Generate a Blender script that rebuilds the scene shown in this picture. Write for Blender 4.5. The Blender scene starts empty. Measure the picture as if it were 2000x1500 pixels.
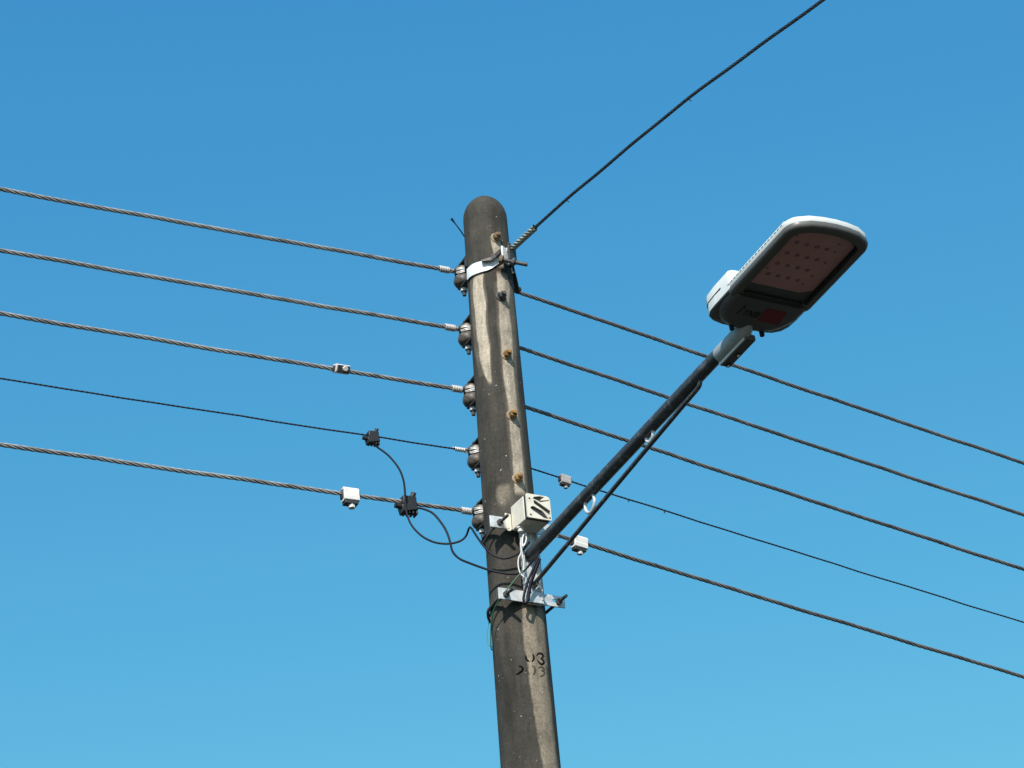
import bpy, math, random
import numpy as np
from mathutils import Vector, Matrix, noise
from mathutils.geometry import tessellate_polygon
R = math.radians
random.seed(4)
S = bpy.context.scene
COL = S.collection

# ------------------------------------------------------------ camera
FPX, PITCH, ROLL = 4622.0, R(29), R(4.94)
CAM = Vector((0, 0, 1.6))
fw = Vector((0, math.cos(PITCH), math.sin(PITCH)))
r0 = Vector((1, 0, 0)); u0 = r0.cross(fw)
rt = r0*math.cos(ROLL) - u0*math.sin(ROLL)
up = r0*math.sin(ROLL) + u0*math.cos(ROLL)
cd = bpy.data.cameras.new('camera'); cam = bpy.data.objects.new('camera', cd); COL.objects.link(cam)
cd.sensor_width = 36; cd.lens = FPX/2000*36; cd.clip_start = .1; cd.clip_end = 3000
cam.matrix_world = Matrix((( rt.x, up.x, -fw.x, CAM.x), (rt.y, up.y, -fw.y, CAM.y), (rt.z, up.z, -fw.z, CAM.z), (0, 0, 0, 1)))
S.camera = cam

# ------------------------------------------------------------ light
SUN_AZ, SUN_EL = 188, 40
w = bpy.data.worlds.new('World'); S.world = w; w.use_nodes = True
nt = w.node_tree; nt.nodes.clear()
sky = nt.nodes.new('ShaderNodeTexSky'); sky.sky_type = 'NISHITA'; sky.sun_disc = False
sky.sun_elevation = R(SUN_EL); sky.sun_rotation = R(SUN_AZ)
sky.air_density = 1.3; sky.dust_density = 1.0; sky.ozone_density = 8.0; sky.altitude = 0
# one colour grading for the whole sky (deep tropical blue)
sx = nt.nodes.new('ShaderNodeSeparateColor'); cx_ = nt.nodes.new('ShaderNodeCombineColor')
def mth(op, v):
    m_ = nt.nodes.new('ShaderNodeMath'); m_.operation = op; m_.inputs[1].default_value = v; return m_
mr0 = mth('POWER', 1.36); mr = mth('MULTIPLY', .505); mg0 = mth('POWER', .85); mg = mth('MULTIPLY', 1.255); mp_ = mth('POWER', .456); mb_ = mth('MULTIPLY', 2.13); ml_ = mth('MULTIPLY', .85); mx_ = mth('MAXIMUM', 0)
nt.links.new(sky.outputs[0], sx.inputs[0])
nt.links.new(sx.outputs[0], mr0.inputs[0]); nt.links.new(mr0.outputs[0], mr.inputs[0]); nt.links.new(sx.outputs[1], mg0.inputs[0]); nt.links.new(mg0.outputs[0], mg.inputs[0]); nt.links.new(sx.outputs[2], mp_.inputs[0]); nt.links.new(mp_.outputs[0], mb_.inputs[0])
nt.links.new(mr.outputs[0], cx_.inputs[0]); nt.links.new(mg.outputs[0], cx_.inputs[1]); nt.links.new(sx.outputs[2], ml_.inputs[0]); nt.links.new(mb_.outputs[0], mx_.inputs[0]); nt.links.new(ml_.outputs[0], mx_.inputs[1]); nt.links.new(mx_.outputs[0], cx_.inputs[2])
bg = nt.nodes.new('ShaderNodeBackground'); bg.inputs['Strength'].default_value = 0.15
wo = nt.nodes.new('ShaderNodeOutputWorld')
nt.links.new(cx_.outputs[0], bg.inputs['Color']); nt.links.new(bg.outputs[0], wo.inputs['Surface'])
sd = Vector((math.sin(R(SUN_AZ))*math.cos(R(SUN_EL)), math.cos(R(SUN_AZ))*math.cos(R(SUN_EL)), math.sin(R(SUN_EL))))
sl = bpy.data.lights.new('sun', 'SUN'); sl.energy = 5.0; sl.angle = R(.53); sl.color = (1, .93, .85)
so = bpy.data.objects.new('sun', sl); COL.objects.link(so); so.rotation_euler = sd.to_track_quat('Z', 'Y').to_euler(); so.location = (0, -20, 30)
S.view_settings.view_transform = 'Standard'; S.view_settings.look = 'None'
S.view_settings.exposure = .2; S.view_settings.gamma = 1; S.view_settings.use_curve_mapping = False
S.render.engine = 'CYCLES'

# ------------------------------------------------------------ survey helpers: pixel of the photo -> point of the place
PX, PY = -.053, 8.31
def rad(z): return .0915 + (7.0 - z)*.0080
def ray(x, y): return (fw + rt*((x-1000)/FPX) + up*((750-y)/FPX)).normalized()
def on_plane(x, y, p0, n):
    d = ray(x, y); return CAM + d*((p0-CAM).dot(n)/d.dot(n))
def at_y(x, y, Y): return on_plane(x, y, Vector((0, Y, 0)), Vector((0, 1, 0)))
def on_pole(x, y, off=0):
    d = ray(x, y); z = 6.0
    for _ in range(20):
        r = rad(z)+off; ox, oy = -PX, -PY
        a = d.x**2+d.y**2; b = 2*(ox*d.x+oy*d.y); c = ox*ox+oy*oy-r*r
        t = (-b-math.sqrt(max(b*b-4*a*c, 0)))/(2*a); p = CAM+d*t; z = p.z
    return p
def azv(a): return Vector((math.sin(R(a)), math.cos(R(a)), 0))
AX, WV, ZV = azv(150), azv(60), Vector((0, 0, 1))          # arm direction, across it, up
P0 = Vector((PX, PY, 0))
def A(a, ww, z): return P0 + AX*a + WV*ww + ZV*z
def on_front(x, y, a): return on_plane(x, y, P0+AX*a, AX)

# ------------------------------------------------------------ materials
def mat(name, col, rough=.6, metal=0, spec=.5, noise_amt=.0, noise_scale=60, col2=None, bump=0, bump_scale=200, thresh=None):
    m = bpy.data.materials.new(name); m.use_nodes = True; n = m.node_tree; b = n.nodes['Principled BSDF']
    b.inputs['Base Color'].default_value = (*col, 1); b.inputs['Roughness'].default_value = rough
    b.inputs['Metallic'].default_value = metal; b.inputs['Specular IOR Level'].default_value = spec
    tc = n.nodes.new('ShaderNodeTexCoord')
    if col2 is not None:
        ns = n.nodes.new('ShaderNodeTexNoise'); ns.inputs['Scale'].default_value = noise_scale; ns.inputs['Detail'].default_value = 6
        ns.inputs['Roughness'].default_value = .65
        cr = n.nodes.new('ShaderNodeValToRGB'); lo, hi = thresh or (.35, .65)
        cr.color_ramp.elements[0].position = lo; cr.color_ramp.elements[1].position = hi
        cr.color_ramp.elements[0].color = (*col, 1); cr.color_ramp.elements[1].color = (*col2, 1)
        n.links.new(tc.outputs['Object'], ns.inputs['Vector']); n.links.new(ns.outputs['Fac'], cr.inputs['Fac']); n.links.new(cr.outputs['Color'], b.inputs['Base Color'])
    if bump:
        n2 = n.nodes.new('ShaderNodeTexNoise'); n2.inputs['Scale'].default_value = bump_scale; n2.inputs['Detail'].default_value = 4
        bp = n.nodes.new('ShaderNodeBump'); bp.inputs['Strength'].default_value = bump; bp.inputs['Distance'].default_value = .002
        n.links.new(tc.outputs['Object'], n2.inputs['Vector']); n.links.new(n2.outputs['Fac'], bp.inputs['Height']); n.links.new(bp.outputs['Normal'], b.inputs['Normal'])
    return m
M = dict(
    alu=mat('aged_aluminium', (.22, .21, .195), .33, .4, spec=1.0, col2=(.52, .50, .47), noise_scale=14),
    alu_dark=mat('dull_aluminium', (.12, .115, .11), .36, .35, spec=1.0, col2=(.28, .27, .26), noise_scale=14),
    alu_white=mat('bright_tie_wire', (.62, .62, .60), .4, .2),
    thin=mat('thin_conductor', (.025, .027, .04), .5, .1),
    stay=mat('stay_steel', (.02, .022, .03), .4, .1, spec=.8, col2=(.06, .06, .06), noise_scale=40),
    grip=mat('stay_grip', (.20, .23, .20), .45, .3, col2=(.48, .52, .46), noise_scale=80),
    galv=mat('galvanised_steel', (.42, .45, .46), .5, .25, col2=(.66, .69, .69), noise_scale=38, bump=.2),
    galv_dark=mat('weathered_bolt_steel', (.035, .036, .04), .6, .3, col2=(.10, .10, .10), noise_scale=90),
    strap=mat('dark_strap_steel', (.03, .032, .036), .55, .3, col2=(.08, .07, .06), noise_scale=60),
    band=mat('pale_zinc_band', (.62, .66, .67), .5, .1, col2=(.78, .82, .82), noise_scale=45, bump=.2),
    arm=mat('grey_painted_pipe', (.055, .060, .066), .36, .3, col2=(.22, .23, .24), noise_scale=30, bump=.25, bump_scale=120, thresh=(.52, .78)),
    rust=mat('rusted_steel', (.12, .065, .025), .9, .0, col2=(.40, .23, .08), noise_scale=90, bump=.25, bump_scale=300),
    rust_dark=mat('dark_rust', (.10, .055, .03), .9, .0, col2=(.24, .18, .11), noise_scale=90, bump=.25, bump_scale=300),
    rust_grey=mat('rust_stained_washer', (.20, .155, .10), .85, 0, col2=(.36, .29, .20), noise_scale=80),
    porcelain=mat('brown_grey_porcelain', (.045, .039, .031), .5, 0, col2=(.19, .165, .13), noise_scale=26, thresh=(.42, .66)),
    pvc_black=mat('black_cable', (.008, .009, .016), .6, spec=.25),
    ipc=mat('black_connector_plastic', (.014, .014, .016), .5, bump=.4),
    pvc_white=mat('white_cable', (.62, .62, .60), .5),
    green=mat('green_wire', (.02, .10, .05), .45),
    teal=mat('teal_wire', (.02, .22, .26), .45),
    ivory=mat('ivory_enamel', (.68, .64, .53), .55, 0, col2=(.46, .43, .34), noise_scale=22, thresh=(.52, .8), bump=.1, bump_scale=90),
    conn=mat('grey_clamp_plastic', (.60, .58, .55), .55, 0, col2=(.72, .70, .68), noise_scale=30),
    conn_dark=mat('dark_metal_and_groove_shade', (.05, .05, .05), .5, .4),
    shell=mat('pale_grey_lamp_paint', (.60, .64, .62), .5, 0, col2=(.68, .71, .68), noise_scale=10),
    collar=mat('grey_collar_paint', (.34, .365, .37), .45, .1, col2=(.42, .44, .44), noise_scale=20),
    conn_dim=mat('weathered_clamp_plastic', (.30, .285, .27), .6, 0, col2=(.42, .41, .39), noise_scale=40),
    bezel=mat('grey_lamp_frame_paint', (.11, .105, .10), .42),
    under=mat('lamp_underside_shade', (.10, .098, .098), .5),  # underside shade put into the colour, darker than the pale shell
    gasket=mat('black_gasket', (.01, .01, .01), .5),
    board=mat('pink_led_board', (.84, .36, .34), .6, 0, col2=(.92, .44, .41), noise_scale=6),
    lens=mat('led_lens', (.40, .16, .15), .3),
    red=mat('red_label', (.20, .008, .010), .5),
    stencil_dark=mat('dark_stencil_paint', (.004, .004, .004), 1, spec=0),
    ink=mat('black_print', (.006, .006, .006), .6),
    stencil=mat('black_stencil_paint', (.006, .006, .007), 1, 0, spec=.0, col2=(.05, .045, .04), noise_scale=120, thresh=(.52, .72)),
    stencil_faded=mat('faded_stencil_paint', (.02, .018, .015), 1, 0, spec=.0, col2=(.12, .10, .08), noise_scale=150),
    ground=mat('dark_grass_ground', (.014, .017, .009), .95, 0, col2=(.030, .028, .019), noise_scale=.6),
)
def glass_mat():
    m = bpy.data.materials.new('flat_lamp_glass'); m.use_nodes = True; n = m.node_tree; n.nodes.clear()
    o = n.nodes.new('ShaderNodeOutputMaterial'); mx = n.nodes.new('ShaderNodeMixShader'); t = n.nodes.new('ShaderNodeBsdfTransparent')
    g = n.nodes.new('ShaderNodeBsdfGlossy'); g.inputs['Roughness'].default_value = .06; lw = n.nodes.new('ShaderNodeLayerWeight'); lw.inputs['Blend'].default_value = .5
    p5 = n.nodes.new('ShaderNodeMath'); p5.operation = 'POWER'; p5.inputs[1].default_value = 5; f = n.nodes.new('ShaderNodeMath'); f.operation = 'MULTIPLY_ADD'; f.inputs[1].default_value = .95; f.inputs[2].default_value = .045
    n.links.new(lw.outputs['Facing'], p5.inputs[0]); n.links.new(p5.outputs[0], f.inputs[0])
    t.inputs['Color'].default_value = (.95, .95, .95, 1)
    n.links.new(f.outputs[0], mx.inputs[0]); n.links.new(t.outputs[0], mx.inputs[1]); n.links.new(g.outputs[0], mx.inputs[2]); n.links.new(mx.outputs[0], o.inputs['Surface'])
    return m
M['glass'] = glass_mat()

# ------------------------------------------------------------ mesh helpers
class MB:
    def __init__(s): s.v = []; s.f = []
    def add(s, vs, fs):
        o = len(s.v); s.v += [tuple(v) for v in vs]; s.f += [tuple(i+o for i in f) for f in fs]; return s
    def box(s, c, ax, half):
        ax = [Vector(a).normalized() for a in ax]; c = Vector(c); vs = []
        for i in (-1, 1):
            for j in (-1, 1):
                for k in (-1, 1): vs.append(c + ax[0]*(i*half[0]) + ax[1]*(j*half[1]) + ax[2]*(k*half[2]))
        return s.add(vs, [(0, 1, 3, 2), (4, 6, 7, 5), (0, 4, 5, 1), (2, 3, 7, 6), (0, 2, 6, 4), (1, 5, 7, 3)])
    def tube(s, pts, r, n=10, closed=False, caps=True):
        pts = [Vector(p) for p in pts]; N = len(pts); rs = r if isinstance(r, (list, tuple)) else [r]*N
        def tan(i):
            if closed: return (pts[(i+1) % N]-pts[i-1]).normalized()
            return (pts[min(i+1, N-1)]-pts[max(i-1, 0)]).normalized()
        t = tan(0); a = t.orthogonal().normalized(); vs = []
        for i in range(N):
            t = tan(i); a = (a - t*a.dot(t)).normalized(); b = t.cross(a)
            for k in range(n):
                q = 2*math.pi*k/n; vs.append(pts[i] + (a*math.cos(q)+b*math.sin(q))*rs[i])
        fs = []
        for i in range(N if closed else N-1):
            j = (i+1) % N
            for k in range(n): fs.append((i*n+k, i*n+(k+1) % n, j*n+(k+1) % n, j*n+k))
        if caps and not closed: fs += [tuple(range(n))[::-1], tuple((N-1)*n+k for k in range(n))]
        return s.add(vs, fs)
    def lathe(s, o, axis, prof, n=24, hexa=False):
        """prof: list of (distance along axis, radius)"""
        o = Vector(o); t = Vector(axis).normalized(); a = t.orthogonal().normalized(); b = t.cross(a); vs = []; fs = []
        for (h, r) in prof:
            for k in range(n):
                q = 2*math.pi*k/n; vs.append(o + t*h + (a*math.cos(q)+b*math.sin(q))*max(r, 1e-4))
        for i in range(len(prof)-1):
            for k in range(n): fs.append((i*n+k, i*n+(k+1) % n, (i+1)*n+(k+1) % n, (i+1)*n+k))
        fs += [tuple(range(n))[::-1], tuple((len(prof)-1)*n+k for k in range(n))]
        return s.add(vs, fs)
    def plate(s, outer, holes, fn, d0, d1):
        """flat plate with holes; outer/holes are 2D loops, fn(x, y, d) gives the point at depth d"""
        loops = [outer]+list(holes); flat = [p for l in loops for p in l]
        tris = tessellate_polygon([[Vector((x, y, 0)) for x, y in l] for l in loops]); n = len(flat)
        vs = [fn(x, y, d0) for x, y in flat]+[fn(x, y, d1) for x, y in flat]
        fs = [tuple(t) for t in tris]+[tuple(i+n for i in t[::-1]) for t in tris]; o = 0
        for l in loops:
            m = len(l)
            for i in range(m): j = (i+1) % m; fs.append((o+i, o+j, o+j+n, o+i+n))
            o += m
        return s.add(vs, fs)
    def build(s, name, m, parent=None, loc=None, smooth=35, bevel=0):
        if parent is not None: org = world_of(parent); rel = Vector((0, 0, 0))
        else: org = Vector(loc) if loc is not None else Vector(s.v[0]); rel = org
        me = bpy.data.meshes.new(name)
        me.from_pydata([(v[0]-org.x, v[1]-org.y, v[2]-org.z) for v in s.v], [], s.f); me.validate(); me.update()
        import bmesh
        bm = bmesh.new(); bm.from_mesh(me); bmesh.ops.recalc_face_normals(bm, faces=bm.faces); bm.to_mesh(me); bm.free()
        if smooth: me.shade_smooth(); me.set_sharp_from_angle(angle=R(smooth))
        me.materials.append(M[m] if isinstance(m, str) else m)
        o = bpy.data.objects.new(name, me); COL.objects.link(o); o.location = rel
        if parent is not None: o.parent = parent
        ORG[o.name] = org
        if bevel:
            b = o.modifiers.new('bevel', 'BEVEL'); b.width = bevel; b.segments = 2; b.limit_method = 'ANGLE'; b.angle_limit = R(40)
        return o
ORG = {}
def world_of(o): return ORG[o.name]
def tag(o, label=None, cat=None, group=None, kind=None):
    if label: o['label'] = label
    if cat: o['category'] = cat
    if group: o['group'] = group
    if kind: o['kind'] = kind
    return o
def thing(name, loc, label, cat, group=None):
    o = bpy.data.objects.new(name, None); COL.objects.link(o); o.location = loc; o.empty_display_size = .1; ORG[o.name] = Vector(loc)
    return tag(o, label, cat, group)
def copy_tree(o, parent=None, loc=None):
    c = o.copy(); COL.objects.link(c)
    if parent is not None: c.parent = parent
    if loc is not None: c.location = loc
    for ch in list(o.children): copy_tree(ch, c)
    return c
def smooth_path(pts, per=8):
    pts = [Vector(p) for p in pts]; out = []; P = [pts[0]*2-pts[1]]+pts+[pts[-1]*2-pts[-2]]
    for i in range(1, len(P)-2):
        a, b, c, d = P[i-1:i+3]
        for k in range(per):
            t = k/per; out.append(.5*((2*b)+(c-a)*t+(2*a-5*b+4*c-d)*t*t+(3*b-a-3*c+d)*t**3))
    out.append(pts[-1]); return out
def hexpts(o, t, r, a0=0):
    t = Vector(t).normalized(); a = t.orthogonal().normalized(); b = t.cross(a)
    return [Vector(o)+(a*math.cos(a0+k*math.pi/3)+b*math.sin(a0+k*math.pi/3))*r for k in range(6)]
def hexnut(mb, o, t, r, h):
    t = Vector(t).normalized(); p = hexpts(o, t, r); q = [v+t*h for v in p]
    return mb.add(p+q, [tuple(range(6))[::-1], tuple(range(6, 12))]+[(k, (k+1) % 6, (k+1) % 6+6, k+6) for k in range(6)])

def stranded(mb, pts, Rc, lay, ns=6, step=.022, nsec=6, fill=True):
    """ns strands laid helically round a path"""
    pts = [Vector(p) for p in pts]; L = [0]
    for i in range(1, len(pts)): L.append(L[-1]+(pts[i]-pts[i-1]).length)
    n = max(4, int(L[-1]/step)); s = np.linspace(0, L[-1], n)
    P = np.stack([np.interp(s, L, [p[k] for p in pts]) for k in range(3)], 1)
    T = np.gradient(P, axis=0); T /= np.linalg.norm(T, axis=1)[:, None]
    U = np.array([0, 0, 1.0])-T*T[:, 2:3]; U /= np.linalg.norm(U, axis=1)[:, None]; B = np.cross(T, U)
    r = Rc/(1+1/math.sin(math.pi/ns))*1.0; rc = Rc-r
    for k in range(ns):
        ph = 2*math.pi*(s/lay+k/ns); e = U*np.cos(ph)[:, None]+B*np.sin(ph)[:, None]; c = P+e*rc
        e2 = -U*np.sin(ph)[:, None]+B*np.cos(ph)[:, None]
        rings = [c+(e*math.cos(2*math.pi*j/nsec)+e2*math.sin(2*math.pi*j/nsec))*r for j in range(nsec)]
        V = np.stack(rings, 1).reshape(-1, 3); o = len(mb.v); mb.v += [tuple(v) for v in V.tolist()]
        for i in range(n-1):
            b0 = o+i*nsec; b1 = b0+nsec
            for j in range(nsec):
                j2 = (j+1) % nsec; mb.f.append((b0+j, b0+j2, b1+j2, b1+j))
    return mb

# ------------------------------------------------------------ ground
g = MB().add([(-900, -900, 0), (900, -900, 0), (900, 900, 0), (-900, 900, 0)], [(0, 1, 2, 3)]).build('ground', 'ground', loc=(0, 0, 0), smooth=0)
tag(g, kind='structure')

# ------------------------------------------------------------ the pole
def pole_material():
    m = bpy.data.materials.new('weathered_spun_concrete'); m.use_nodes = True; n = m.node_tree; L = n.links; b = n.nodes['Principled BSDF']
    b.inputs['Roughness'].default_value = .85; b.inputs['Specular IOR Level'].default_value = .3
    tc = n.nodes.new('ShaderNodeTexCoord')
    def nz(scale, det=6, vec=None, rough=.6):
        t = n.nodes.new('ShaderNodeTexNoise'); t.inputs['Scale'].default_value = scale; t.inputs['Detail'].default_value = det; t.inputs['Roughness'].default_value = rough
        L.new(vec or tc.outputs['Object'], t.inputs['Vector']); return t.outputs['Fac']
    def ramp(f, p0, c0, p1, c1):
        r = n.nodes.new('ShaderNodeValToRGB'); e = r.color_ramp.elements; e[0].position = p0; e[0].color = (*c0, 1); e[1].position = p1; e[1].color = (*c1, 1)
        L.new(f, r.inputs['Fac']); return r.outputs['Color']
    def mix(f, a, c, mode='MIX'):
        x = n.nodes.new('ShaderNodeMix'); x.data_type = 'RGBA'; x.blend_type = mode
        if isinstance(f, float): x.inputs[0].default_value = f
        else: L.new(f, x.inputs[0])
        L.new(a, x.inputs[6]); L.new(c, x.inputs[7]); return x.outputs[2]
    mp = n.nodes.new('ShaderNodeMapping'); mp.inputs['Scale'].default_value = (1, 1, .16); L.new(tc.outputs['Object'], mp.inputs['Vector'])
    dark = ramp(nz(16, 8, mp.outputs['Vector']), .30, (.026, .0245, .0205), .72, (.070, .065, .055))
    blot = ramp(nz(7, 4), .35, (.72, .72, .70), .7, (1.25, 1.22, 1.15))
    dark = mix(1.0, dark, blot, 'MULTIPLY')
    grain = mix(1.0, ramp(nz(260, 3), .3, (.62, .62, .62), .72, (1.4, 1.4, 1.4)), ramp(nz(85, 5, rough=.75), .32, (.78, .78, .78), .70, (1.22, 1.215, 1.20)), 'MULTIPLY')
    at = n.nodes.new('ShaderNodeAttribute'); at.attribute_name = 'stain'; sp = n.nodes.new('ShaderNodeSeparateColor'); L.new(at.outputs['Color'], sp.inputs[0])
    pale = ramp(nz(45, 6, mp.outputs['Vector']), .3, (.34, .295, .225), .7, (.52, .455, .36))
    tan = ramp(nz(40, 6, mp.outputs['Vector']), .3, (.16, .132, .094), .72, (.255, .212, .152))
    streak = mix(sp.outputs[1], pale, tan)
    c = mix(sp.outputs[0], dark, streak)
    c = mix(1.0, c, grain, 'MULTIPLY')
    spk = ramp(nz(95, 1, rough=.3), .775, (0, 0, 0), .81, (1, 1, 1))
    wh = n.nodes.new('ShaderNodeRGB'); wh.outputs[0].default_value = (.42, .40, .36, 1)
    c = mix(spk, c, wh.outputs[0])
    vo = n.nodes.new('ShaderNodeTexVoronoi'); vo.inputs['Scale'].default_value = 130; L.new(tc.outputs['Object'], vo.inputs['Vector'])
    pore = ramp(vo.outputs['Distance'], .05, (.45, .43, .40), .16, (1, 1, 1))
    sel = ramp(nz(33, 3), .52, (0, 0, 0), .60, (1, 1, 1))
    c = mix(sel, c, mix(1.0, c, pore, 'MULTIPLY'))
    nx = n.nodes.new('ShaderNodeTexNoise'); nx.inputs['Scale'].default_value = 5; nx.inputs['Detail'].default_value = 8; nx.inputs['Roughness'].default_value = .7; L.new(tc.outputs['Object'], nx.inputs['Vector'])
    mx2 = n.nodes.new('ShaderNodeMapRange'); mx2.inputs[1].default_value = .492; mx2.inputs[2].default_value = .5; L.new(nx.outputs['Fac'], mx2.inputs[0])
    mx3 = n.nodes.new('ShaderNodeMapRange'); mx3.inputs[1].default_value = .5; mx3.inputs[2].default_value = .508; mx3.inputs[3].default_value = 1; mx3.inputs[4].default_value = 0; L.new(nx.outputs['Fac'], mx3.inputs[0])
    cm = n.nodes.new('ShaderNodeMath'); cm.operation = 'MULTIPLY'; L.new(mx2.outputs[0], cm.inputs[0]); L.new(mx3.outputs[0], cm.inputs[1])
    cm2 = n.nodes.new('ShaderNodeMath'); cm2.operation = 'MULTIPLY'; cm2.inputs[1].default_value = .35; L.new(cm.outputs[0], cm2.inputs[0])
    dk = n.nodes.new('ShaderNodeRGB'); dk.outputs[0].default_value = (.02, .018, .015, 1)
    c = mix(cm2.outputs[0], c, dk.outputs[0])
    L.new(c, b.inputs['Base Color'])
    bp = n.nodes.new('ShaderNodeBump'); bp.inputs['Strength'].default_value = .35; bp.inputs['Distance'].default_value = .002
    L.new(nz(180, 5), bp.inputs['Height']); L.new(bp.outputs['Normal'], b.inputs['Normal'])
    return m
M['concrete'] = pole_material()
pole = thing('utility_pole', (PX, PY, 0), 'tall tapering concrete pole stained dark with pale streaks and a domed top', 'utility pole')
def make_shaft():
    zs = [0, 1, 2, 3, 3.8, 4.2]+list(np.arange(4.3, 7.0, .0065))+[7.0+.100*v for v in (.08, .16, .24, .32, .40, .48, .56, .64, .72, .80, .87, .93, .97, 1.0)]
    NA = 180; V = []; z_top0 = 7.0
    for z in zs:
        if z <= 7.0: r = rad(z)
        else:
            q = (z-7.0)/.100; r = rad(7.0)*float(np.interp(q, (0, .15, .3, .45, .6, .75, .87, .95, 1), (1, .985, .948, .888, .80, .675, .53, .41, .28)))
        for k in range(NA):
            a = 2*math.pi*k/NA; V.append((PX+r*math.sin(a), PY-r*math.cos(a), z))
    F = []
    for i in range(len(zs)-1):
        for k in range(NA): F.append((i*NA+k, i*NA+(k+1) % NA, (i+1)*NA+(k+1) % NA, (i+1)*NA+k))
    F.append(tuple((len(zs)-1)*NA+k for k in range(NA)))
    mb = MB(); mb.v = V; mb.f = F
    o = mb.build('shaft', 'concrete', pole, smooth=60)
    me = o.data
    def conv(rows):
        out = []
        for y, xl, xr in rows:
            pl, pr = on_pole(xl, y), on_pole(xr, y)
            out.append(((pl.z+pr.z)/2, math.atan2(pl.x-PX, -(pl.y-PY)), math.atan2(pr.x-PX, -(pr.y-PY))))
        out.sort(); return np.array(out)
    # (rows, strength, warmth, soft left, soft right)
    ST = [
        ([(535, 924, 945), (560, 922, 944), (600, 926, 949), (650, 930, 952), (700, 937, 958), (730, 947, 960), (748, 956, 961)], 1.0, .0, .05, .05),
        ([(538, 917, 947), (600, 919, 952), (680, 926, 958), (730, 936, 962)], .22, .2, .12, .1),
        ([(466, 959, 974), (480, 962, 979), (502, 966, 981), (520, 970, 981)], .85, .1, .06, .08),
        ([(535, 969, 991), (560, 970, 996), (600, 974, 993), (650, 978, 1000), (690, 981, 1003), (720, 983, 1004), (760, 987, 1007), (790, 992, 1009), (830, 995, 1012), (870, 999, 1018), (900, 1002, 1021), (935, 1003, 1024), (965, 1006, 1027)], .88, .25, .06, .12),
        ([(560, 966, 1004), (650, 974, 1008), (760, 985, 1012), (850, 992, 1019), (965, 1004, 1032)], .2, .3, .2, .2),
        ([(948, 972, 996), (965, 970, 998), (985, 975, 990)], .42, .6, .25, .25),
        ([(1175, 1019, 1041), (1190, 1020, 1043), (1250, 1023, 1056), (1300, 1029, 1066), (1350, 1038, 1072), (1400, 1045, 1077), (1450, 1051, 1083), (1500, 1061, 1089), (1540, 1067, 1094)], .82, .8, .06, .22),
        ([(1175, 1046, 1060), (1250, 1054, 1066), (1300, 1058, 1070)], .6, .7, .1, .2),
    ]
    N = len(V); stain = np.zeros(N); warm = np.zeros(N); Va = np.array(V)
    phi = np.arctan2(Va[:, 0]-PX, -(Va[:, 1]-PY)); z = Va[:, 2]
    wob = np.zeros(N); wob2 = np.zeros(N)
    idx = np.where((z > 4.25) & (np.abs(phi) < 1.6))[0]
    for i in idx:
        p = Vector((V[i][0]*18, V[i][1]*18, V[i][2]*5)); wob[i] = noise.fractal(p, 1.0, 2.0, 4)*.07
        wob2[i] = noise.fractal(Vector((V[i][0]*30, V[i][1]*30, V[i][2]*14+5)), 1.0, 2.0, 4)
    ph = phi+wob
    for rows, st, wm, sl_, sr_ in ST:
        c = conv(rows); l = np.interp(z, c[:, 0], c[:, 1]); r = np.interp(z, c[:, 0], c[:, 2])
        a = np.clip((ph-l)/sl_+.5, 0, 1)*np.clip((r-ph)/sr_+.5, 0, 1); a = a*a*(3-2*a)
        zi = np.clip((z-c[0, 0])/.02+.5, 0, 1)*np.clip((c[-1, 0]-z)/.02+.5, 0, 1)
        a = a*zi*st*np.clip(1+wob2*.5, .5, 1.1); new = a > stain
        warm = np.where(new, wm, warm); stain = np.maximum(stain, a)
    at = me.attributes.new('stain', 'FLOAT_COLOR', 'POINT'); buf = np.zeros((N, 4)); buf[:, 0] = stain; buf[:, 1] = warm; buf[:, 3] = 1
    at.data.foreach_set('color', buf.ravel().astype(np.float32))
make_shaft()
BOLTS = [(970, 462, 'rust_dark'), (981, 577, 'galv_dark'), (992, 691, 'rust'), (1003, 809, 'rust'), (1013, 933, 'rust')]
BD = azv(153)
for x, y, mm in BOLTS:
    p = on_pole(x, y, .012); p = P0+Vector((0, 0, p.z))+(azv(180-24.5))*(rad(p.z))
    d = azv(180-24.5)
    wsh = MB().lathe(p-d*.006, d, [(0, .0225), (.008, .0225), (.010, .020)], 28).build('washer', 'rust_grey' if mm != 'galv_dark' else mm, pole)
    nut = hexnut(MB(), p+d*.0055, d, .0165, .019).build('nut', mm, pole, bevel=.0015)
    en = MB().lathe(p+d*.02, d, [(0, .0092), (.016, .0092), (.019, .007)], 20).build('bolt_end', mm, pole)
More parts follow.
